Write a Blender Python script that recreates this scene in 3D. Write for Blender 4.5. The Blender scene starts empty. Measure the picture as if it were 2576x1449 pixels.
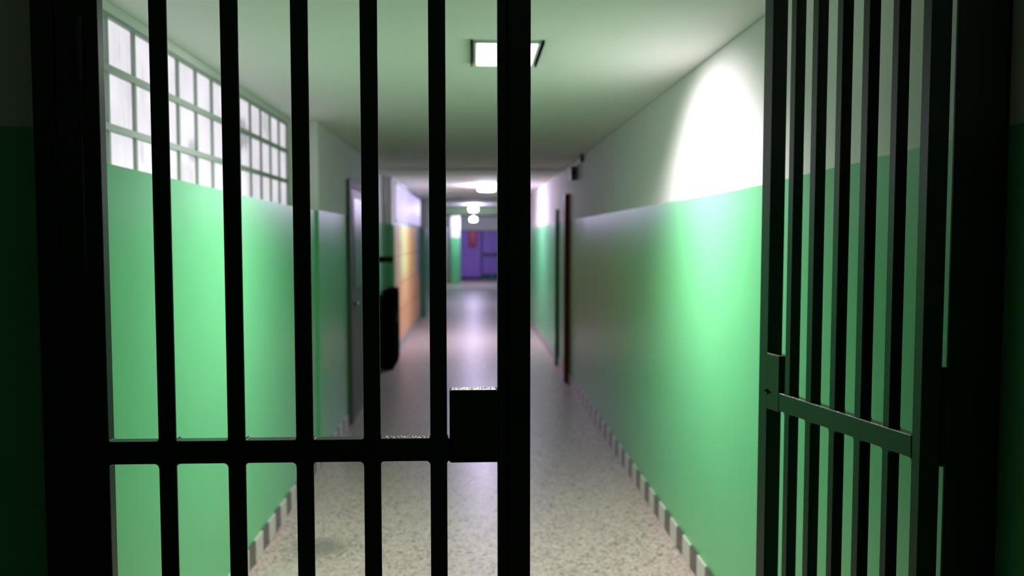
import bpy, bmesh, math, random
from mathutils import Vector, Matrix
random.seed(4)
sc = bpy.context.scene
C = sc.collection

# ------------------------------------------------------------------ camera
EYE = 1.6
F = 2150.0
cam_d = bpy.data.cameras.new('camera')
cam = bpy.data.objects.new('camera', cam_d); C.objects.link(cam)
cam_d.sensor_width = 36.0
cam_d.lens = 36.0 * F / 2576.0
pitch = math.atan((724.5 - 599) / F)
yaw = math.atan((1288 - 1191) / math.hypot(F, 724.5 - 599))
cam.location = (0, 0, EYE)
cam.rotation_euler = (math.pi / 2 - pitch, 0, -yaw)
cam_d.clip_start = 0.02; cam_d.clip_end = 200
cam_d.dof.use_dof = True
cam_d.dof.focus_distance = 1.68
cam_d.dof.aperture_fstop = 3.0
sc.camera = cam

# ------------------------------------------------------------------ world / exposure
w = bpy.data.worlds.new('world'); sc.world = w; w.use_nodes = True
w.node_tree.nodes['Background'].inputs[0].default_value = (0.01, 0.012, 0.012, 1)
w.node_tree.nodes['Background'].inputs[1].default_value = 0.2
sc.view_settings.view_transform = 'Standard'
sc.view_settings.look = 'None'
sc.view_settings.gamma = 1.0
sc.view_settings.use_curve_mapping = False
sc.view_settings.exposure = 0.0
try:
    sc.cycles.max_bounces = 10; sc.cycles.diffuse_bounces = 6; sc.cycles.glossy_bounces = 5
    sc.cycles.caustics_reflective = True
except Exception:
    pass

LAMP_NEAR = 20.0       # watts of the louvred square lamp
LAMP_FAR = 380.0
LAMP_SIDE = 18.5      # watts of each tilted area light added to brighten the side walls
WINDOW_GLOW = 0.82

# ------------------------------------------------------------------ helpers
def bx(bm, x0, x1, y0, y1, z0, z1, bevel=0.0, seg=2):
    t = bmesh.new()
    bmesh.ops.create_cube(t, size=1.0)
    for v in t.verts:
        v.co = Vector((x0 + (v.co.x + .5) * (x1 - x0), y0 + (v.co.y + .5) * (y1 - y0), z0 + (v.co.z + .5) * (z1 - z0)))
    if bevel > 0:
        bmesh.ops.bevel(t, geom=list(t.edges), offset=bevel, segments=seg, profile=.5, affect='EDGES')
    me = bpy.data.meshes.new('t'); t.to_mesh(me); t.free()
    bm.from_mesh(me); bpy.data.meshes.remove(me)

def cyl(bm, c, r, h, axis='Z', seg=24, r2=None, bevel=0):
    t = bmesh.new()
    bmesh.ops.create_cone(t, cap_ends=True, segments=seg, radius1=r, radius2=(r if r2 is None else r2), depth=h)
    if bevel:
        es = [e for e in t.edges if abs(e.verts[0].co.z - e.verts[1].co.z) < 1e-6]
        bmesh.ops.bevel(t, geom=es, offset=bevel, segments=3, profile=.5, affect='EDGES')
    if axis == 'X': bmesh.ops.rotate(t, verts=t.verts, matrix=Matrix.Rotation(math.pi / 2, 3, 'Y'))
    if axis == 'Y': bmesh.ops.rotate(t, verts=t.verts, matrix=Matrix.Rotation(math.pi / 2, 3, 'X'))
    bmesh.ops.translate(t, verts=t.verts, vec=c)
    me = bpy.data.meshes.new('t'); t.to_mesh(me); t.free()
    bm.from_mesh(me); bpy.data.meshes.remove(me)

def prism(bm, pts, axis_lo, axis_hi, axis='y'):
    """closed outline pts (a,b) extruded along an axis: 'y' -> (x,z) outline, 'z' -> (x,y) outline, 'x' -> (y,z) outline"""
    def P(a, b, t):
        return {'y': (a, t, b), 'z': (a, b, t), 'x': (t, a, b)}[axis]
    lo = [bm.verts.new(P(a, b, axis_lo)) for a, b in pts]
    hi = [bm.verts.new(P(a, b, axis_hi)) for a, b in pts]
    f = [bm.faces.new(lo), bm.faces.new(hi[::-1])]
    n = len(pts)
    for i in range(n):
        f.append(bm.faces.new((lo[i], hi[i], hi[(i + 1) % n], lo[(i + 1) % n])))
    bmesh.ops.recalc_face_normals(bm, faces=f)

def obj(name, bm, mat, parent=None, smooth=False):
    me = bpy.data.meshes.new(name)
    bmesh.ops.recalc_face_normals(bm, faces=list(bm.faces))
    bm.to_mesh(me); bm.free()
    mats = mat if isinstance(mat, (list, tuple)) else [mat]
    for m in mats: me.materials.append(m)
    if smooth:
        for p in me.polygons: p.use_smooth = True
    o = bpy.data.objects.new(name, me); C.objects.link(o)
    if parent: o.parent = parent
    return o

def thing(name, label, cat, loc=(0, 0, 0), rz=0, group=None):
    o = bpy.data.objects.new(name, None); C.objects.link(o)
    o.location = loc; o.rotation_euler = (0, 0, rz)
    o.empty_display_size = .1
    o['label'] = label; o['category'] = cat
    if group: o['group'] = group
    return o

def tag(o, label, cat, group=None):
    o['label'] = label; o['category'] = cat
    if group: o['group'] = group
    return o

def struct(name, bm, mat, label, cat):
    o = obj(name, bm, mat); o['kind'] = 'structure'; o['label'] = label; o['category'] = cat
    return o

def box_obj(name, dims, mat, parent=None, bevel=0.0):
    bm = bmesh.new(); bx(bm, *dims, bevel=bevel); return obj(name, bm, mat, parent)

# ------------------------------------------------------------------ materials
def new_mat(name):
    m = bpy.data.materials.new(name); m.use_nodes = True
    nt = m.node_tree
    return m, nt, nt.nodes['Principled BSDF']

def N(nt, t, **kw):
    n = nt.nodes.new(t)
    for k, v in kw.items(): setattr(n, k, v)
    return n

def math_node(nt, op, a, b=None, c=None):
    n = N(nt, 'ShaderNodeMath', operation=op)
    for i, x in enumerate((a, b, c)):
        if x is None: continue
        if isinstance(x, (int, float)): n.inputs[i].default_value = x
        else: nt.links.new(x, n.inputs[i])
    return n.outputs[0]

def mixc(nt, fac, a, b):
    n = N(nt, 'ShaderNodeMix', data_type='RGBA')
    if isinstance(fac, (int, float)): n.inputs[0].default_value = fac
    else: nt.links.new(fac, n.inputs[0])
    for i, x in ((6, a), (7, b)):
        if isinstance(x, tuple): n.inputs[i].default_value = (*x[:3], 1)
        else: nt.links.new(x, n.inputs[i])
    return n.outputs[2]

def noise(nt, scale, vec, detail=3.0, rough=.5):
    n = N(nt, 'ShaderNodeTexNoise'); n.inputs['Scale'].default_value = scale
    n.inputs['Detail'].default_value = detail; n.inputs['Roughness'].default_value = rough
    if vec is not None: nt.links.new(vec, n.inputs['Vector'])
    return n.outputs['Fac']

def simple(name, col, rough=.5, spec=.5, metal=0, var=.08, scale=6, bump=0, bscale=200):
    m, nt, p = new_mat(name)
    g = N(nt, 'ShaderNodeNewGeometry')
    f = noise(nt, scale, g.outputs['Position'])
    lo = tuple(c * (1 - var) for c in col); hi = tuple(min(1, c * (1 + var)) for c in col)
    nt.links.new(mixc(nt, f, lo, hi), p.inputs['Base Color'])
    p.inputs['Roughness'].default_value = rough
    p.inputs['Specular IOR Level'].default_value = spec
    p.inputs['Metallic'].default_value = metal
    if bump:
        b = N(nt, 'ShaderNodeBump'); b.inputs['Strength'].default_value = bump; b.inputs['Distance'].default_value = .002
        nt.links.new(noise(nt, bscale, g.outputs['Position']), b.inputs['Height'])
        nt.links.new(b.outputs[0], p.inputs['Normal'])
    return m

WHITE = (.76, .755, .745)
GREEN = (.125, .49, .21)

def two_tone(name, z0, rise=0.0, ystart=0.0, white=WHITE, green=GREEN, grough=.34):
    """glossy green paint up to z0 (the brush line rises a little towards the gate), matt white above"""
    m, nt, p = new_mat(name)
    g = N(nt, 'ShaderNodeNewGeometry')
    s = N(nt, 'ShaderNodeSeparateXYZ'); nt.links.new(g.outputs['Position'], s.inputs[0])
    wob = math_node(nt, 'MULTIPLY', math_node(nt, 'SUBTRACT', noise(nt, 9, g.outputs['Position'], 5, .6), .5), .010)
    up = math_node(nt, 'MULTIPLY', math_node(nt, 'MAXIMUM', math_node(nt, 'SUBTRACT', ystart, s.outputs['Y']), 0.0), rise)
    thr = math_node(nt, 'ADD', math_node(nt, 'ADD', wob, up), z0)
    isw = math_node(nt, 'GREATER_THAN', s.outputs['Z'], thr)
    vn = noise(nt, 2.2, g.outputs['Position'], 4)
    gcol = mixc(nt, vn, tuple(c * .93 for c in green), tuple(c * 1.06 for c in green))
    wcol = mixc(nt, vn, tuple(c * .96 for c in white), tuple(min(1, c * 1.03) for c in white))
    nt.links.new(mixc(nt, isw, gcol, wcol), p.inputs['Base Color'])
    r = N(nt, 'ShaderNodeMapRange'); nt.links.new(isw, r.inputs[0])
    r.inputs[3].default_value = grough; r.inputs[4].default_value = .75
    nt.links.new(r.outputs[0], p.inputs['Roughness'])
    sp = N(nt, 'ShaderNodeMapRange'); nt.links.new(isw, sp.inputs[0])
    sp.inputs[3].default_value = .5; sp.inputs[4].default_value = .15
    nt.links.new(sp.outputs[0], p.inputs['Specular IOR Level'])
    b = N(nt, 'ShaderNodeBump'); b.inputs['Strength'].default_value = .12; b.inputs['Distance'].default_value = .003
    nt.links.new(noise(nt, 14, g.outputs['Position'], 3), b.inputs['Height'])
    nt.links.new(b.outputs[0], p.inputs['Normal'])
    return m

def emis(name, col, strength, base=(.8, .8, .8)):
    m, nt, p = new_mat(name)
    p.inputs['Base Color'].default_value = (*base, 1)
    p.inputs['Emission Color'].default_value = (*col, 1)
    p.inputs['Emission Strength'].default_value = strength
    p.inputs['Roughness'].default_value = .5
    return m

def terrazzo():
    m, nt, p = new_mat('terrazzo')
    g = N(nt, 'ShaderNodeNewGeometry'); pos = g.outputs['Position']
    v = N(nt, 'ShaderNodeTexVoronoi'); v.inputs['Scale'].default_value = 78; nt.links.new(pos, v.inputs['Vector'])
    cs = N(nt, 'ShaderNodeSeparateColor'); nt.links.new(v.outputs['Color'], cs.inputs[0])
    ramp = N(nt, 'ShaderNodeValToRGB'); nt.links.new(cs.outputs[0], ramp.inputs[0])
    el = ramp.color_ramp.elements
    cols = [(0, (.14, .115, .10)), (.10, (.235, .195, .17)), (.22, (.40, .335, .285)), (.45, (.46, .38, .325)), (.7, (.52, .43, .37)), (.88, (.59, .50, .44))]
    el[0].position = 0; el[0].color = (*cols[0][1], 1); el[1].position = .88; el[1].color = (*cols[-1][1], 1)
    for t, c in cols[1:-1]:
        e = el.new(t); e.color = (*c, 1)
    ramp.color_ramp.interpolation = 'CONSTANT'
    big = noise(nt, 5.5, pos, 5, .65)
    mid = noise(nt, 30, pos, 4, .7)
    c1 = mixc(nt, math_node(nt, 'MULTIPLY', math_node(nt, 'GREATER_THAN', mid, .60), .38), ramp.outputs[0], (.16, .14, .11))
    mr = N(nt, 'ShaderNodeMapRange'); nt.links.new(big, mr.inputs[0])
    mr.inputs[1].default_value = .3; mr.inputs[2].default_value = .7; mr.inputs[3].default_value = .0; mr.inputs[4].default_value = .3
    c2 = mixc(nt, mr.outputs[0], c1, (.40, .33, .27))
    # a damp-looking darker stain and a paler repaired patch next to it
    def blob(cx, cy, rx, ry, soft):
        mp = N(nt, 'ShaderNodeMapping'); nt.links.new(pos, mp.inputs['Vector'])
        mp.inputs['Location'].default_value = (-cx / rx, -cy / ry, 0)
        mp.inputs['Scale'].default_value = (1 / rx, 1 / ry, 0)
        l = N(nt, 'ShaderNodeVectorMath', operation='LENGTH'); nt.links.new(mp.outputs[0], l.inputs[0])
        q = math_node(nt, 'ADD', l.outputs['Value'], math_node(nt, 'MULTIPLY', math_node(nt, 'SUBTRACT', mid, .5), 2.4))
        r = N(nt, 'ShaderNodeMapRange'); nt.links.new(q, r.inputs[0])
        r.inputs[1].default_value = 1 - soft; r.inputs[2].default_value = 1.1; r.inputs[3].default_value = 1; r.inputs[4].default_value = 0
        return r.outputs[0]
    c3 = mixc(nt, math_node(nt, 'MULTIPLY', blob(-.80, 4.38, .17, .16, .5), .72), c2, (.13, .135, .11))
    c4 = mixc(nt, math_node(nt, 'MULTIPLY', blob(-.86, 4.03, .17, .15, .35), .40), c3, (.44, .45, .37))
    nt.links.new(c4, p.inputs['Base Color'])
    rr = N(nt, 'ShaderNodeMapRange'); nt.links.new(big, rr.inputs[0])
    rr.inputs[3].default_value = .31; rr.inputs[4].default_value = .41
    nt.links.new(rr.outputs[0], p.inputs['Roughness'])
    p.inputs['Specular IOR Level'].default_value = .36
    b = N(nt, 'ShaderNodeBump'); b.inputs['Strength'].default_value = .05; b.inputs['Distance'].default_value = .003
    nt.links.new(noise(nt, 3, pos, 3), b.inputs['Height']); nt.links.new(b.outputs[0], p.inputs['Normal'])
    return m

def skirting_mat(phase):
    m, nt, p = new_mat('skirting_tiles')
    g = N(nt, 'ShaderNodeNewGeometry')
    s = N(nt, 'ShaderNodeSeparateXYZ'); nt.links.new(g.outputs['Position'], s.inputs[0])
    t = math_node(nt, 'FRACT', math_node(nt, 'DIVIDE', math_node(nt, 'SUBTRACT', s.outputs['Y'], phase), .274))
    isd = math_node(nt, 'LESS_THAN', math_node(nt, 'ABSOLUTE', math_node(nt, 'SUBTRACT', t, .5)), .235)
    n = noise(nt, 25, g.outputs['Position'], 4)
    light = mixc(nt, n, (.46, .46, .42), (.60, .59, .54))
    dark = mixc(nt, n, (.055, .05, .042), (.10, .092, .08))
    nt.links.new(mixc(nt, isd, light, dark), p.inputs['Base Color'])
    p.inputs['Roughness'].default_value = .35
    return m

def gate_paint(name, base=(.008, .013, .011), rough=.33):
    m, nt, p = new_mat(name)
    g = N(nt, 'ShaderNodeNewGeometry'); pos = g.outputs['Position']
    mp = N(nt, 'ShaderNodeMapping'); nt.links.new(pos, mp.inputs['Vector']); mp.inputs['Scale'].default_value = (60, 60, 5)
    streak = noise(nt, 3, mp.outputs[0], 4, .6)
    scr = noise(nt, 55, pos, 5, .75)
    chip = math_node(nt, 'GREATER_THAN', scr, .735)
    c = mixc(nt, streak, tuple(x * .8 for x in base), tuple(x * 1.3 for x in base))
    nt.links.new(mixc(nt, chip, c, (.07, .06, .055)), p.inputs['Base Color'])
    r = N(nt, 'ShaderNodeMapRange'); nt.links.new(streak, r.inputs[0])
    r.inputs[3].default_value = rough - .05; r.inputs[4].default_value = rough + .08
    nt.links.new(r.outputs[0], p.inputs['Roughness'])
    p.inputs['Specular IOR Level'].default_value = .55
    b = N(nt, 'ShaderNodeBump'); b.inputs['Strength'].default_value = .15; b.inputs['Distance'].default_value = .001
    nt.links.new(noise(nt, 40, pos, 3), b.inputs['Height']); nt.links.new(b.outputs[0], p.inputs['Normal'])
    return m

def glass_pane(name, tint, strength, spots=(), seed=0.0, streaks=False, base=.22):
    """frosted panes with light behind them; grime and taped patches dim them"""
    m, nt, p = new_mat(name)
    g = N(nt, 'ShaderNodeNewGeometry'); pos = g.outputs['Position']
    a = N(nt, 'ShaderNodeVectorMath', operation='ADD'); nt.links.new(pos, a.inputs[0]); a.inputs[1].default_value = (0, seed, 0)
    n1 = noise(nt, 5, a.outputs[0], 4, .6)
    mp = N(nt, 'ShaderNodeMapping'); nt.links.new(a.outputs[0], mp.inputs['Vector']); mp.inputs['Scale'].default_value = (1, 9, 1.6)
    n2 = noise(nt, 2.2, mp.outputs[0], 4, .6)
    r1 = N(nt, 'ShaderNodeMapRange'); nt.links.new(n1, r1.inputs[0])
    r1.inputs[1].default_value = .3; r1.inputs[2].default_value = .72; r1.inputs[3].default_value = 1.08; r1.inputs[4].default_value = .84
    r2 = N(nt, 'ShaderNodeMapRange'); nt.links.new(n2, r2.inputs[0])
    r2.inputs[1].default_value = .56; r2.inputs[2].default_value = .75; r2.inputs[3].default_value = 1.0; r2.inputs[4].default_value = .80 if not streaks else .5
    k = math_node(nt, 'MULTIPLY', r1.outputs[0], r2.outputs[0])
    for (y, z, ry, rz, depth) in spots:
        mq = N(nt, 'ShaderNodeMapping'); nt.links.new(pos, mq.inputs['Vector'])
        mq.inputs['Location'].default_value = (0, -y / ry, -z / rz); mq.inputs['Scale'].default_value = (0, 1 / ry, 1 / rz)
        l = N(nt, 'ShaderNodeVectorMath', operation='LENGTH'); nt.links.new(mq.outputs[0], l.inputs[0])
        q = math_node(nt, 'ADD', l.outputs['Value'], math_node(nt, 'MULTIPLY', math_node(nt, 'SUBTRACT', noise(nt, 18, pos, 3), .5), .8))
        rr = N(nt, 'ShaderNodeMapRange'); nt.links.new(q, rr.inputs[0])
        rr.inputs[1].default_value = .6; rr.inputs[2].default_value = 1.05; rr.inputs[3].default_value = 1 - depth; rr.inputs[4].default_value = 1
        k = math_node(nt, 'MULTIPLY', k, rr.outputs[0])
    p.inputs['Base Color'].default_value = (base, base, base, 1)
    p.inputs['Roughness'].default_value = .4
    p.inputs['Emission Color'].default_value = (*tint, 1)
    nt.links.new(math_node(nt, 'MULTIPLY', k, strength), p.inputs['Emission Strength'])
    return m

M_wall_r = two_tone('painted_wall_right', 1.795, .018, 3.1)
M_wall_l = two_tone('painted_wall_left', 1.792, .012, 5.1)
M_pier = two_tone('painted_pier', 1.815)
M_pillar = two_tone('painted_pillar', 1.62)
M_upper = simple('white_wall_paint', WHITE, .75, .15, var=.03)
M_ledge = simple('green_gloss_paint', GREEN, .34, .5, var=.05)
M_ceil = simple('ceiling_paint', (.88, .86, .86), .8, .1, var=.025, scale=2)
M_floor = terrazzo()
M_gate = gate_paint('gate_paint')
M_gate2 = gate_paint('gate_paint_side', rough=.30)
M_scuff_glint = simple('scuffed_steel_glint', (.72, .71, .69), .4, .5, metal=.35, var=.3, scale=90)  # scuffed metal, colour lightened to carry the lamp highlight on edges
M_worn_sheen = simple('worn_grey_sheen', (.11, .12, .115), .35, .5, var=.5, scale=120)  # worn paint, grey tone also holds the sheen on the crossbar top
M_black = simple('black_plastic', (.004, .004, .0045), .95, .0)
M_frame = simple('window_frame_paint', (.33, .40, .345), .6, .3, var=.08)
M_sill = M_upper
M_purple = simple('purple_paint', (.40, .20, .80), .45, .4, var=.06)
M_purple_d = simple('purple_door_paint', (.37, .19, .76), .4, .4, var=.06)
M_dgreen = simple('dark_green_paint', (.012, .10, .055), .4, .4)
M_beam_green = simple('dull_green_paint', (.17, .30, .14), .6, .3)
M_red = simple('dark_red_paint', (.17, .004, .016), .45, .3)
M_red2 = simple('red_enamel', (.55, .008, .05), .35, .5)
M_pink = simple('faded_red_plastic', (.45, .10, .16), .5, .4)
M_grey_door = simple('grey_door_paint', (.095, .115, .105), .5, .2, var=.15, scale=3)
M_grey_metal = simple('dark_grey_metal', (.07, .08, .065), .5, .4)
M_pipe = simple('grey_pipe_paint', (.30, .40, .36), .4, .4)
M_dark_trim = simple('dark_frame_paint', (.02, .022, .018), .5, .3)
M_lamp_body = simple('white_lamp_housing', (.75, .78, .74), .5, .3)

# ------------------------------------------------------------------ the setting
XR, XL, H = 1.059, -1.088, 2.41
YG = 1.64           # front plane of the gate
Y_END = 33.0

struct('floor', (lambda b: (bx(b, -3.0, 1.4, -3.2, 34.0, -.2, 0), b)[1])(bmesh.new()), M_floor,
       'speckled beige and grey polished terrazzo corridor floor', 'floor')
struct('ceiling', (lambda b: (bx(b, -3.0, 1.4, -3.2, 34.0, H, H + .2), b)[1])(bmesh.new()), M_ceil,
       'flat pale painted corridor ceiling', 'ceiling')
# right wall with a hair-line gap under the ceiling
struct('wall_right', (lambda b: (bx(b, XR, XR + .3, -3.2, 34.0, 0, H - .004), b)[1])(bmesh.new()), M_wall_r,
       'long right wall, glossy green below and white above', 'wall')

# left wall: glossy green lower part with a set-back upper part that carries the window,
# flush again after 6 m, a shallow niche before 11.45 m
bm = bmesh.new()
bl = lambda y: 1.6 + .191 + .0125 * max(0, 5.1 - y)
prism(bm, [(1.80, 0), (6.0, 0), (6.0, bl(6.0)), (5.1, bl(5.1)), (1.80, bl(1.8))], -1.6, XL, 'x')
lower = obj('wall_left', bm, [M_ledge]); lower['kind'] = 'structure'
lower['label'] = 'green lower part of the left wall under the glass-block window'; lower['category'] = 'wall'
bm = bmesh.new()
X2 = -1.246
bx(bm, -1.6, X2, 1.80, 6.0, 2.372, H - .001)          # above the panes
bx(bm, -1.6, X2, 5.86, 6.0, 1.78, 2.372)              # strip after the last pane
bx(bm, -1.6, X2, 1.80, 2.0, 1.78, 2.372)
bx(bm, -1.6, -1.072, 6.0, 9.60, 0, H - .001)
bx(bm, -1.6, -1.165, 9.60, 11.45, 0, H - .001)
bx(bm, -1.6, -1.08, 11.45, 34.0, 0, H - .001)
o = struct('wall_left_upper', bm, M_wall_l, 'left wall beyond the window, green below and white above, with a shallow niche', 'wall')
o.name = 'wall_left.001'

# wall pieces on the viewer's side of the gate
bm = bmesh.new(); bx(bm, -2.6, -.800, 1.697, 1.80, 0, H - .001)
struct('wall_front', bm, M_pier, 'dark wall pier left of the gate, green below and white above', 'wall')
bm = bmesh.new(); bx(bm, -2.8, -2.6, -3.2, 1.80, 0, H - .001)
struct('wall_side', bm, M_pier, 'left wall on the dark side of the gate', 'wall')
bm = bmesh.new(); bx(bm, -2.8, 1.059, -3.2, -3.0, 0, H - .001)
struct('wall_back', bm, M_pier, 'wall behind the viewer on the dark side of the gate', 'wall')

# far wall: white band over a purple wall with doors
bm = bmesh.new(); bx(bm, -1.08, XR, Y_END, Y_END + .3, 1.90, H - .001)
struct('wall_far', bm, M_upper, 'white band of wall above the purple doorway at the far end', 'wall')
bm = bmesh.new(); bx(bm, -1.08, .30, Y_END + .05, Y_END + .3, 0, 1.90)
struct('wall_far', bm, M_purple, 'purple wall closing the far end of the corridor', 'wall')

# baseboards
for nm, x0, x1, segs, ph in (('baseboard_right', XR - .012, XR, [(1.75, Y_END)], 4.387 - .137 + .13),
                             ('baseboard_left', XL, XL + .012, [(1.80, 6.0)], 4.19 - .137 - .065),
                             ('baseboard_left', -1.072, -1.060, [(6.0, 7.28)], 4.19 - .137 + .02),
                             ('baseboard_left', -1.08, -1.068, [(11.45, Y_END)], 4.19 - .137)):
    bm = bmesh.new()
    for a, b in segs: bx(bm, x0, x1, a, b, 0, .11, bevel=.002, seg=1)
    struct(nm, bm, skirting_mat(ph), 'skirting of alternating light and dark grey tiles along the ' + nm.split('_')[1] + ' wall', 'baseboard')

# beams across the corridor
bm = bmesh.new(); bx(bm, -1.165, XR, 9.95, 10.75, 2.378, H, bevel=.004, seg=1)
struct('trim_1', bm, M_ceil, 'shallow ceiling beam crossing the corridor before the lilac section', 'beam')
bm = bmesh.new(); bx(bm, -1.08, XR, 16.0, 16.5, 2.36, H, bevel=.004, seg=1)
struct('trim_2', bm, M_frame, 'thin grey ceiling beam beyond the first round lamp', 'beam')
bm = bmesh.new(); bx(bm, -1.08, XR, 21.6, 22.0, 2.19, H, bevel=.004, seg=1)
struct('trim_3', bm, M_beam_green, 'deep dull green ceiling beam', 'beam')
bm = bmesh.new(); bx(bm, -1.08, XR, 21.58, 22.02, 2.165, 2.19)
struct('trim_4', bm, M_dark_trim, 'dark strip under the dull green beam', 'beam')
bm = bmesh.new(); bx(bm, -1.08, -.98, 17.35, 20.5, 0, H - .002)
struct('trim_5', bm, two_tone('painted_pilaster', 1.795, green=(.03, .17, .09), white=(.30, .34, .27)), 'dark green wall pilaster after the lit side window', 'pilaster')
bm = bmesh.new(); bx(bm, -.79, -.47, 29.8, 30.3, 0, H - .001, bevel=.02)
struct('trim_6', bm, M_pillar, 'free-standing pillar far down the corridor, green below and white above', 'pillar')
bm = bmesh.new(); bx(bm, -1.08, -.79, 29.9, 30.2, 0, 2.0)
struct('trim_7', bm, simple('grey_pink_paint', (.33, .28, .28), .6), 'greyish wall stub left of the far pillar', 'wall')
bm = bmesh.new(); bx(bm, .999, XR, 9.38, 9.44, 0, 2.085, bevel=.004, seg=1)
struct('trim_8', bm, M_red, 'tall dark red door jamb on the right wall', 'jamb')
bm = bmesh.new(); bx(bm, 1.020, XR, 10.62, 10.68, 0, 1.96, bevel=.004, seg=1)
struct('trim_9', bm, M_dgreen, 'slim dark green door jamb on the right wall behind the red one', 'jamb')

# ------------------------------------------------------------------ window 1: frosted panes in a painted grid
win = thing('window_1', 'long frosted window high in the left wall, three rows of lit panes in a pale green grid', 'window', (X2, 3.9, 2.1))
win['kind'] = 'structure'
def rel(bm, o):
    bmesh.ops.translate(bm, verts=bm.verts, vec=-Vector(o.location))
mull = []
y = 3.023 - .2355 * 4
while y < 5.9:
    mull.append(y); y += .2363
mull[-1] = 5.86
bm = bmesh.new()
xf0, xf1 = X2 - .03, X2 - .002
bx(bm, xf0, xf1 + .001, 2.0, 5.88, 2.358, 2.376)
for yy in mull[:-1]:
    bx(bm, xf0, xf1, yy - .0075, yy + .0075, 1.76, 2.372)
bx(bm, xf0, xf1, 5.845, 5.875, 1.76, 2.372)
for zc_ in (2.183, 1.982):
    bx(bm, xf0, xf1 + .002, 2.0, 5.87, zc_ - .012, zc_ + .012)
bx(bm, xf0, xf1, 2.0, 5.87, 1.765, 1.80)
rel(bm, win); obj('window_frame', bm, M_frame, win)
spots = [(4.78, 2.17, .13, .10, .55), (3.83, 1.86, .13, .075, .22), (3.93, 1.99, .06, .06, .45), (4.72, 2.05, .05, .12, .35),
         (2.93, 1.93, .02, .09, .35), (3.34, 1.93, .02, .06, .25), (5.32, 2.30, .10, .10, .25)]
bm = bmesh.new()
cols = [2.0] + mull
rows = [(1.77, 1.970), (1.994, 2.171), (2.195, 2.358)]
# one pane of slightly cushioned frosted glass per opening
for i in range(len(cols) - 1):
    for (a, b) in rows:
        if cols[i + 1] - cols[i] < .03: continue
        bx(bm, X2 - .032, X2 - .014, cols[i] + .004, cols[i + 1] - .004, a, b, bevel=.006, seg=2)
rel(bm, win); obj('pane', bm, glass_pane('frosted_panes', (.92, .85, .96), WINDOW_GLOW, spots, 3.1), win)
bm = bmesh.new(); bx(bm, X2 - .06, X2 - .033, 1.9, 5.95, 1.70, 2.40)
rel(bm, win); obj('backing', bm, M_frame, win)

# window 2: tall lit blinds in the lilac section
win2 = thing('window_2', 'lilac-lit side window with vertical blinds in the far left wall', 'window', (-1.08, 14.5, 2.1))
win2['kind'] = 'structure'
bm = bmesh.new()
bx(bm, -1.08, -1.065, 11.85, 17.2, 2.35, 2.38); bx(bm, -1.08, -1.065, 11.85, 17.2, 1.82, 1.84)
for yy in (11.86, 17.19): bx(bm, -1.08, -1.065, yy - .01, yy + .01, 1.82, 2.38)
rel(bm, win2); obj('window_frame', bm, M_frame, win2)
bm = bmesh.new()
n = 16; dy = (17.18 - 11.87) / n
for i in range(n):
    a = 11.87 + i * dy
    lo = 1.84 + random.uniform(-.015, .012)
    prism(bm, [(-1.079, a), (-1.073, a), (-1.052, a + dy * .93), (-1.058, a + dy * .93)], lo, 2.35, 'z')
rel(bm, win2); obj('blind', bm, glass_pane('lit_blinds', (.60, .52, .95), .78, (), 7, True, .2), win2)

# ------------------------------------------------------------------ doors
d = thing('door_1', 'glossy grey-green door with dark frame in the left wall', 'door', (-1.06, 8.2, 0)); d['kind'] = 'structure'
bm = bmesh.new(); bx(bm, -1.072, -1.052, 7.45, 9.15, .0, 2.03, bevel=.003); rel(bm, d); obj('door_panel', bm, M_grey_door, d)
bm = bmesh.new()
bx(bm, -1.072, -1.045, 7.32, 7.45, 0, 2.10, bevel=.003); bx(bm, -1.072, -1.045, 9.15, 9.25, 0, 2.10, bevel=.003)
bx(bm, -1.072, -1.045, 7.45, 9.15, 2.03, 2.10, bevel=.003)
rel(bm, d); obj('door_frame', bm, simple('greyish_frame_paint', (.085, .095, .08), .6, .2), d)
bm = bmesh.new(); bx(bm, -1.050, -1.046, 7.58, 8.35, 1.15, 1.95, bevel=.001); rel(bm, d)
obj('door_glass', bm, simple('dark_glass', (.07, .095, .105), .3, .5), d)
bm = bmesh.new(); cyl(bm, (-1.03, 7.60, 1.02), .012, .14, 'Y'); cyl(bm, (-1.042, 7.66, 1.02), .01, .02, 'X'); rel(bm, d)
obj('door_handle', bm, M_grey_metal, d)

d = thing('door_2', 'purple double door with green push bar at the far end', 'door', (.7, Y_END + .1, 0)); d['kind'] = 'structure'
for x0, x1 in ((.34, .70), (.705, 1.055)):
    bm = bmesh.new(); bx(bm, x0, x1, Y_END + .08, Y_END + .13, .0, 1.87, bevel=.004); rel(bm, d); lf = obj('door_leaf', bm, M_purple_d, d)
    for za, zb, nm in ((.90, 1.02, 'push_bar'), (.03, .22, 'kick_plate')):
        bm = bmesh.new(); bx(bm, x0 + .02, x1 - .02, Y_END + .03, Y_END + .085, za, zb, bevel=.004); rel(bm, d); obj(nm, bm, M_dgreen, lf)
bm = bmesh.new(); bx(bm, -1.08, XR, Y_END + .0, Y_END + .06, 1.865, 1.90); bx(bm, .28, .335, Y_END, Y_END + .2, 0, 1.865); rel(bm, d)
obj('door_frame', bm, simple('dark_violet_frame', (.045, .05, .12), .5), d)
bm = bmesh.new(); bx(bm, -.47, .28, Y_END + .03, Y_END + .05, 0, .11)
struct('baseboard_far', bm, simple('dark_violet_skirting', (.05, .02, .16), .5), 'dark violet skirting under the purple far wall', 'baseboard')

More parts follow.
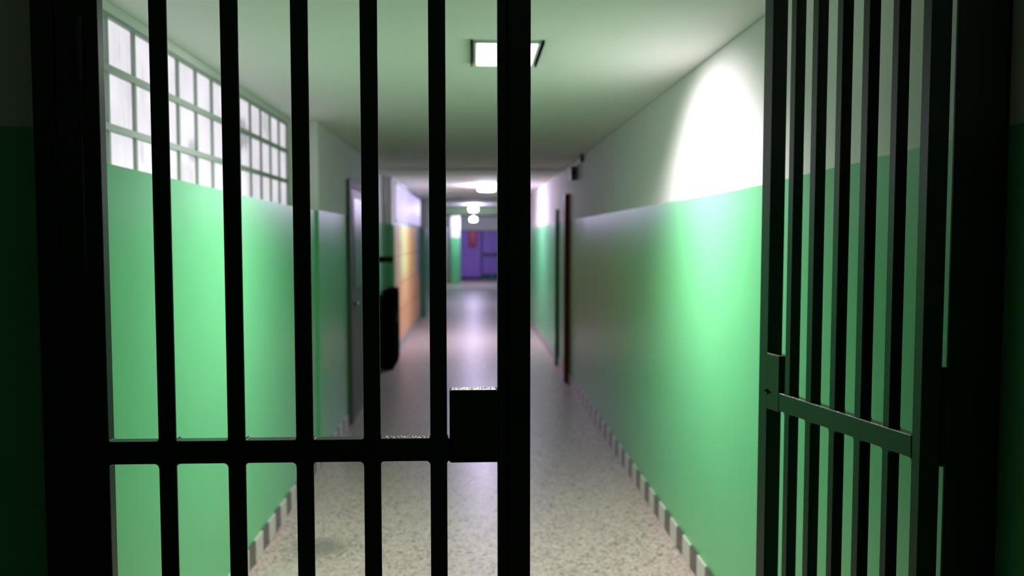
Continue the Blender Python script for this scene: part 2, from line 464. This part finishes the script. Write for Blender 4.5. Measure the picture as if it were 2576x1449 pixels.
# ------------------------------------------------------------------ the gate
gf = thing('trim_10', 'black steel surround of the gate fixed between the wall pier and the right wall', 'gate surround', (0, YG, 0)); gf['kind'] = 'structure'
def g_obj(name, bm, mat, parent): return obj(name, bm, mat, parent)
bm = bmesh.new()
bx(bm, -.8167, -.776, 0, .055, 0, H, bevel=.002); bx(bm, -.776, -.7305, .004, .045, 0, H, bevel=.002)
g_obj('jamb', bm, M_gate, gf)
bm = bmesh.new()
bx(bm, .9375, .986, 0, .007, 0, H, bevel=.002); bx(bm, .985, 1.043, .006, .055, 0, H, bevel=.002)
bx(bm, 1.043, 1.0585, .02, .05, 0, H)
g_obj('jamb', bm, M_gate, gf)
bm = bmesh.new(); bx(bm, -.7305, .9375, 0.002, .045, 2.30, H, bevel=.002)
g_obj('header', bm, M_gate, gf)

def fillet(bm, x, z, sx, sz, y0, y1, r=.006):
    """small weld fillet filling the inner corner at (x,z), opening towards (sx,sz)"""
    pts = [(x, z), (x + sx * r, z)]
    for k in range(1, 4):
        a = math.pi / 2 * k / 4
        pts.append((x + sx * r * (1 - math.sin(a)), z + sz * r * (1 - math.cos(a))))
    pts.append((x, z + sz * r))
    prism(bm, pts, y0, y1, 'y')

def rough_bar(bm, x0, x1, y0, y1, z0, z1, bevel=.0022):
    """box tube with tiny dents along its edges"""
    bx(bm, x0, x1, y0, y1, z0, z1, bevel=bevel)

def pale_strip(x0, x1, y0, y1, z, h, step=.0022):
    """one connected, slightly ragged pale skin lying on a surface, for scuffs, painted highlights and weld beads"""
    bm = bmesh.new()
    n = max(2, int((x1 - x0) / step)); k = 4
    rnd = random.Random(int((x0 + y0 + z) * 1e4))
    def row(zz, jit):
        return [[bm.verts.new((x0 + (x1 - x0) * i / n, y0 + (y1 - y0) * j / k + (rnd.uniform(-.0004, .0004) if j in (0, k) else 0),
                               zz + (rnd.uniform(0, jit) if 0 < j < k and 0 < i < n else 0))) for j in range(k + 1)] for i in range(n + 1)]
    top = row(z + h * .35, h * .65); bot = row(z - .0006, 0)
    for i in range(n):
        for j in range(k):
            bm.faces.new((top[i][j], top[i + 1][j], top[i + 1][j + 1], top[i][j + 1]))
            bm.faces.new((bot[i][j], bot[i][j + 1], bot[i + 1][j + 1], bot[i + 1][j]))
        bm.faces.new((top[i][0], bot[i][0], bot[i + 1][0], top[i + 1][0]))
        bm.faces.new((top[i][k], top[i + 1][k], bot[i + 1][k], bot[i][k]))
    for j in range(k):
        bm.faces.new((top[0][j], top[0][j + 1], bot[0][j + 1], bot[0][j]))
        bm.faces.new((top[n][j], bot[n][j], bot[n][j + 1], top[n][j + 1]))
    return bm

ZT, ZB = 1.2125, 1.1685        # crossbar
BOTTOM, TOP = .06, 2.285
def leaf(root, stile, bars, post, t_bar, t, t_st, t_post, y_of, mat, flip=1, lip=None):
    """root-local x runs along the leaf; y_of(t) gives (y0,y1) for a member of thickness t"""
    parts = {}
    y0, y1 = y_of(t_st)
    bm = bmesh.new(); rough_bar(bm, stile[0], stile[1], y0, y1, BOTTOM, TOP); parts['stile'] = obj('stile', bm, mat, root)
    y0, y1 = y_of(t_post)
    bm = bmesh.new(); rough_bar(bm, post[0], post[1], y0, y1, BOTTOM, TOP)
    if lip: rough_bar(bm, lip[0], lip[1], y0 + lip[2], y1 + lip[3], BOTTOM, TOP)
    obj('lock_post', bm, mat, root)
    y0, y1 = y_of(t_bar)
    for (a, b) in bars:
        bm = bmesh.new(); rough_bar(bm, a, b, y0, y1, BOTTOM + .04, TOP - .04, .002); br = obj('bar', bm, mat, root)
    y0, y1 = y_of(t)
    lo, hi = min(stile[1], post[0]), max(stile[1], post[0])
    lo, hi = (stile[1], post[0]) if stile[1] < post[0] else (post[1], stile[0])
    yi0, yi1 = y0 - .0004, y1 + .0004
    bm = bmesh.new(); bx(bm, lo, hi, yi0, yi1, ZB, ZT, bevel=.0015, seg=2)
    edges = sorted([(lo, lo)] + list(bars) + [(hi, hi)])
    for i in range(len(edges) - 1):
        a, b = edges[i][1], edges[i + 1][0]
        fillet(bm, a, ZB, 1, -1, yi0 + .001, yi1 - .001, .005); fillet(bm, b, ZB, -1, -1, yi0 + .001, yi1 - .001, .008)
        fillet(bm, a, ZT, 1, 1, yi0 + .001, yi1 - .001, .004); fillet(bm, b, ZT, -1, 1, yi0 + .001, yi1 - .001, .004)
    cb = obj('crossbar', bm, mat, root)
    # scuffed top edge of the crossbar, its lamp highlight painted in as pale strips
    if flip > 0:
        obj('worn_highlight', pale_strip(lo + .002, hi - .002, yi1 - .0035, yi1 + .0003, ZT, .0016), M_scuff_glint, cb)
        for i in range(len(edges) - 1):
            a = edges[i][1]
            if i: obj('weld_bead', pale_strip(a + .0005, a + .008, yi0 + .003, yi1 - .002, ZT, .003), M_scuff_glint, cb)
    else:
        obj('worn_highlight', pale_strip(edges[-3][1] + .003, edges[-2][0] - .003, yi0 + .002, yi1 - .001, ZT, .0016), M_worn_sheen, cb)
    for nm, za, zb in (('top_rail', TOP - .04, TOP), ('bottom_rail', BOTTOM, BOTTOM + .04)):
        bm = bmesh.new(); bx(bm, lo, hi, y0, y1, za, zb, bevel=.002); obj(nm, bm, mat, root)
    return parts, cb

# closed left leaf
L = thing('gate_leaf', 'closed left gate leaf of black vertical bars with a square lock case', 'gate', (-.7293, YG, 0), 0)
ox = .7293
barsL = [(-.6020, -.5688), (-.4714, -.4382), (-.3418, -.3088), (-.2127, -.1797), (-.0846, -.0520)]
barsL = [(a + ox, b + ox) for a, b in barsL]
leaf(L, (0.001, .0345), barsL, (.0460 + ox, .0655 + ox), .0065, .0265, .028, .036, lambda t: (0.0, t), M_gate, -1,
     lip=(.0655 + ox, .1095 + ox, -.003, -.004))
bm = bmesh.new(); bx(bm, -.0472 + ox, .0462 + ox, -.003, .033, 1.165, 1.3065, bevel=.0025)
lb = obj('lock_case', bm, M_gate, L)
obj('worn_highlight', pale_strip(-.044 + ox, .0435 + ox, .0, .031, 1.3063, .0022), M_scuff_glint, lb)  # lit top of the lock case painted as a pale scuffed skin
for z in (.35, 1.95):
    bm = bmesh.new(); cyl(bm, (.0, -.004, z), .010, .12, 'Z', 20, bevel=.003); obj('hinge', bm, M_gate, L)

# open right leaf
cpt = Vector((.80034788, 1.89863573)); dv = Vector((.20292376, -.97919454))
sh = .3093
hp = cpt + dv * sh
R = thing('gate_leaf', 'open right gate leaf of black vertical bars swung back into the corridor', 'gate', (hp.x, hp.y, 0), math.atan2(-dv.y, -dv.x))
S = lambda s: sh - s
barsR = [(S(b), S(a)) for a, b in ((-.1659, -.1433), (-.0772, -.0539), (.0159, .0376), (.1052, .1278), (.1982, .2186))]
barsR = sorted(barsR)
leaf(R, (S(.3093), S(.2841)), barsR, (S(-.2459), S(-.2702 - .017)), .027, .027, .045, .042, lambda t: (-t, 0.0), M_gate2, 1)
bm = bmesh.new(); bx(bm, S(-.1895), S(-.2465), -.034, .0015, 1.165, 1.3060, bevel=.0018)
lb = obj('strike_case', bm, M_gate2, R)
obj('worn_highlight', pale_strip(S(-.1905), S(-.2465), -.006, .001, 1.3058, .0018), M_scuff_glint, lb)  # highlight along the strike case top, put in as a pale strip
bm = bmesh.new()
kx = S(-.2392); kz = 1.6 - .391
bx(bm, kx - .016, kx + .016, -.01, .0022, kz - .0022, kz + .0022); bx(bm, kx - .003, kx + .003, -.01, .0023, kz - .007, kz + .007)
obj('keyhole', bm, M_black, lb)
# barrel hinge in the gap beside the frame
bm = bmesh.new()
cyl(bm, (.006, -.056, 1.255), .0125, .19, 'Z', 24, bevel=.006)
cyl(bm, (.004, -.050, 1.215), .0085, .12, 'Z', 24, bevel=.003)
hg = obj('hinge', bm, M_gate2, R)

# ------------------------------------------------------------------ lamps
lp = thing('ceiling_lamp', 'square lit ceiling lamp with dark side rails, nearest the gate', 'lamp', (.142, 3.785, H))
bm = bmesh.new()
bx(bm, -.137, -.124, -.228, .228, -.013, 0, bevel=.002); bx(bm, .124, .137, -.228, .228, -.013, 0, bevel=.002)
bx(bm, -.124, .124, -.228, -.216, -.013, 0, bevel=.002); bx(bm, -.124, .124, .216, .228, -.013, 0, bevel=.002)
bx(bm, -.124, .124, -.216, .216, -.004, 0)
obj('lamp_housing', bm, M_lamp_body, lp)
bm = bmesh.new(); bx(bm, -.1235, .1235, -.2155, .2155, -.0145, -.0045, bevel=.002, seg=1)
obj('lamp_diffuser', bm, emis('warm_white_light', (1, .985, .95), 9.0), lp)
ad = bpy.data.lights.new('lamp_light', 'AREA'); ad.shape = 'RECTANGLE'; ad.size = .235; ad.size_y = .42
ad.energy = LAMP_NEAR; ad.color = (1, .93, .95); ad.spread = math.radians(152)
al = bpy.data.objects.new('lamp_light', ad); C.objects.link(al); al.parent = lp; al.location = (0, 0, -.016)
for sx in (-1, 1):  # extra area lights added under the lamp to throw more light sideways
    ad = bpy.data.lights.new('side_fill_light', 'AREA'); ad.shape = 'RECTANGLE'; ad.size = .10; ad.size_y = .42
    ad.energy = LAMP_SIDE * (1.0 if sx > 0 else .72); ad.color = (1, .93, .95); ad.spread = math.radians(102)
    al = bpy.data.objects.new('side_fill_light', ad); C.objects.link(al); al.parent = lp
    al.location = (sx * .045, 0, -.056); al.rotation_euler = (0, -sx * math.radians(43), 0)
for sx in (-1, 1):
    bm = bmesh.new(); bx(bm, sx * .148 - .0045, sx * .148 + .0045, -.243, .243, -.016, 0, bevel=.002, seg=1); obj('side_rail', bm, M_black, lp)

labels = ['round lit ceiling lamp nearest of the three beyond the first beam',
          'round lit lamp hanging before the dull green beam',
          'smallest and farthest round lit lamp, close to the purple end wall']
for (x, y, r, drop, hh, k, col), lab in zip([(.205, 13.2, .130, .012, .055, 1.05, (.78, .66, 1.0)), (.0, 20.6, .105, .055, .10, .36, (.74, .62, 1.0)),
                                             (.0, 29.3, .11, .10, .12, .62, (.72, .64, 1.0))], labels):
    lp = thing('round_ceiling_lamp', lab, 'lamp', (x, y, H), 0, 'round ceiling lamps')
    bm = bmesh.new(); cyl(bm, (0, 0, -.008), r * (.97 if drop < .02 else .5), .016, 'Z', 40, bevel=.003); obj('lamp_base', bm, M_lamp_body, lp, False)
    if drop:
        bm = bmesh.new(); cyl(bm, (0, 0, -.012 - drop / 2), .014, drop, 'Z', 16); obj('stem', bm, M_lamp_body, lp)
    bm = bmesh.new(); cyl(bm, (0, 0, -.016 - drop - hh / 2), r, hh, 'Z', 40, bevel=min(.045, hh * .4))
    obj('lamp_shade', bm, emis('cool_white_light', col, LAMP_FAR * k), lp, True)

# ------------------------------------------------------------------ things along the corridor
o = thing('cabinet', 'low black cabinet standing against the left wall in front of the colourful board', 'cabinet', (-1.06, 10.77, 0))
bm = bmesh.new(); bx(bm, -.04, .085, -.43, .45, .04, .93, bevel=.006); obj('body', bm, M_black, o)
bm = bmesh.new(); bx(bm, -.045, .088, -.435, .455, .93, .96, bevel=.004); obj('top', bm, M_black, o)
bm = bmesh.new(); bx(bm, -.035, .078, -.41, .43, 0, .04); obj('plinth', bm, M_black, o)
for a, b in ((-.42, .005), (.015, .44)):
    bm = bmesh.new(); bx(bm, .085, .090, a, b, .06, .91, bevel=.002); dd = obj('door', bm, M_black, o)
    bm = bmesh.new(); cyl(bm, (.098, (b - .04) if a < 0 else (a + .04), .6), .006, .12, 'Z', 12); obj('handle', bm, M_grey_metal, dd)

o = thing('wall_box', 'small black box on the left wall above the black cabinet', 'box', (-1.075, 10.45, 1.342))
bm = bmesh.new(); bx(bm, -.0895, .09, -.06, .06, -.035, .035, bevel=.008); obj('body', bm, M_black, o)
bm = bmesh.new(); bx(bm, .0, .07, -.066, -.060, -.02, .02, bevel=.002); obj('front_plate', bm, M_dark_trim, o)

bm = bmesh.new(); cyl(bm, (-1.142, 11.0, 1.20), .018, 2.40, 'Z', 16)
for z in (.4, 1.2, 2.0): bx(bm, -1.1648, -1.118, 10.98, 11.02, z - .012, z + .012, bevel=.002)
tag(obj('pipe', bm, M_pipe, smooth=False), 'pale vertical pipe in the niche of the left wall', 'pipe')

# colourful board
m, nt, p = new_mat('painted_board')
g = N(nt, 'ShaderNodeNewGeometry'); s_ = N(nt, 'ShaderNodeSeparateXYZ'); nt.links.new(g.outputs['Position'], s_.inputs[0])
mp = N(nt, 'ShaderNodeMapping'); nt.links.new(g.outputs['Position'], mp.inputs['Vector']); mp.inputs['Scale'].default_value = (1, .55, 2.2)
nz = noise(nt, 1.6, mp.outputs[0], 2)
tt = math_node(nt, 'ADD', math_node(nt, 'DIVIDE', math_node(nt, 'SUBTRACT', s_.outputs['Y'], 11.5), 5.6), math_node(nt, 'MULTIPLY', math_node(nt, 'SUBTRACT', nz, .5), .22))
rp = N(nt, 'ShaderNodeValToRGB'); nt.links.new(tt, rp.inputs[0]); e = rp.color_ramp.elements
e[0].position = 0; e[0].color = (.42, .33, .22, 1); e[1].position = 1; e[1].color = (.30, .04, .09, 1)
for t_, c_ in ((.16, (.50, .38, .22)), (.26, (.62, .70, .25)), (.40, (.70, .60, .22)), (.52, (.85, .45, .13)), (.68, (.80, .50, .16)), (.76, (.55, .50, .70)), (.86, (.45, .40, .55)), (.93, (.33, .05, .10))):
    q = e.new(t_); q.color = (*c_, 1)
low = N(nt, 'ShaderNodeMapRange'); nt.links.new(math_node(nt, 'ADD', s_.outputs['Z'], math_node(nt, 'MULTIPLY', math_node(nt, 'SUBTRACT', nz, .5), .8)), low.inputs[0])
low.inputs[1].default_value = 1.05; low.inputs[2].default_value = .75; low.inputs[3].default_value = 0; low.inputs[4].default_value = .8
nt.links.new(mixc(nt, low.outputs[0], rp.outputs[0], (.82, .36, .17)), p.inputs['Base Color'])
p.inputs['Roughness'].default_value = .4
o = thing('painted_board', 'tall colourful orange and yellow painted board on the far left wall', 'board', (-1.08, 13.7, 0))
bm = bmesh.new(); bx(bm, .001, .022, -2.2, 3.35, .12, 1.78, bevel=.003); obj('panel', bm, m, o)
bm = bmesh.new()
for z in (.55, .95, 1.35):
    bx(bm, .020, .024, -2.2, 3.35, z - .006, z + .006)
obj('joint_strip', bm, simple('brown_strip', (.30, .15, .06), .5), o)

o = thing('hose_cabinet', 'red box with a pale round mark hanging on the purple far wall', 'cabinet', (-.025, Y_END + .05, 1.58))
bm = bmesh.new(); bx(bm, -.15, .15, -.14, 0, -.32, .30, bevel=.03, seg=3); b_ = obj('body', bm, M_red2, o)
bm = bmesh.new(); cyl(bm, (0, -.145, -.15), .09, .02, 'Y', 32, bevel=.004); obj('round_window', bm, M_pink, o)

o = thing('security_camera', 'small dark device mounted high on the right wall near the ceiling', 'security camera', (1.02, 8.75, 2.30))
bm = bmesh.new(); bx(bm, -.03, .035, -.06, .06, -.11, .03, bevel=.012, seg=3); obj('body', bm, M_grey_metal, o)
bm = bmesh.new(); bx(bm, .0, .038, -.55, -.40, .03, .095, bevel=.01, seg=2); obj('mounting_box', bm, M_grey_metal, o)
bm = bmesh.new(); cyl(bm, (.028, -.25, .045), .006, .45, 'Y', 12); obj('cable', bm, M_dark_trim, o)
bm = bmesh.new(); cyl(bm, (0, -.065, -.04), .022, .02, 'Y', 24, bevel=.003); obj('lens', bm, M_black, o)
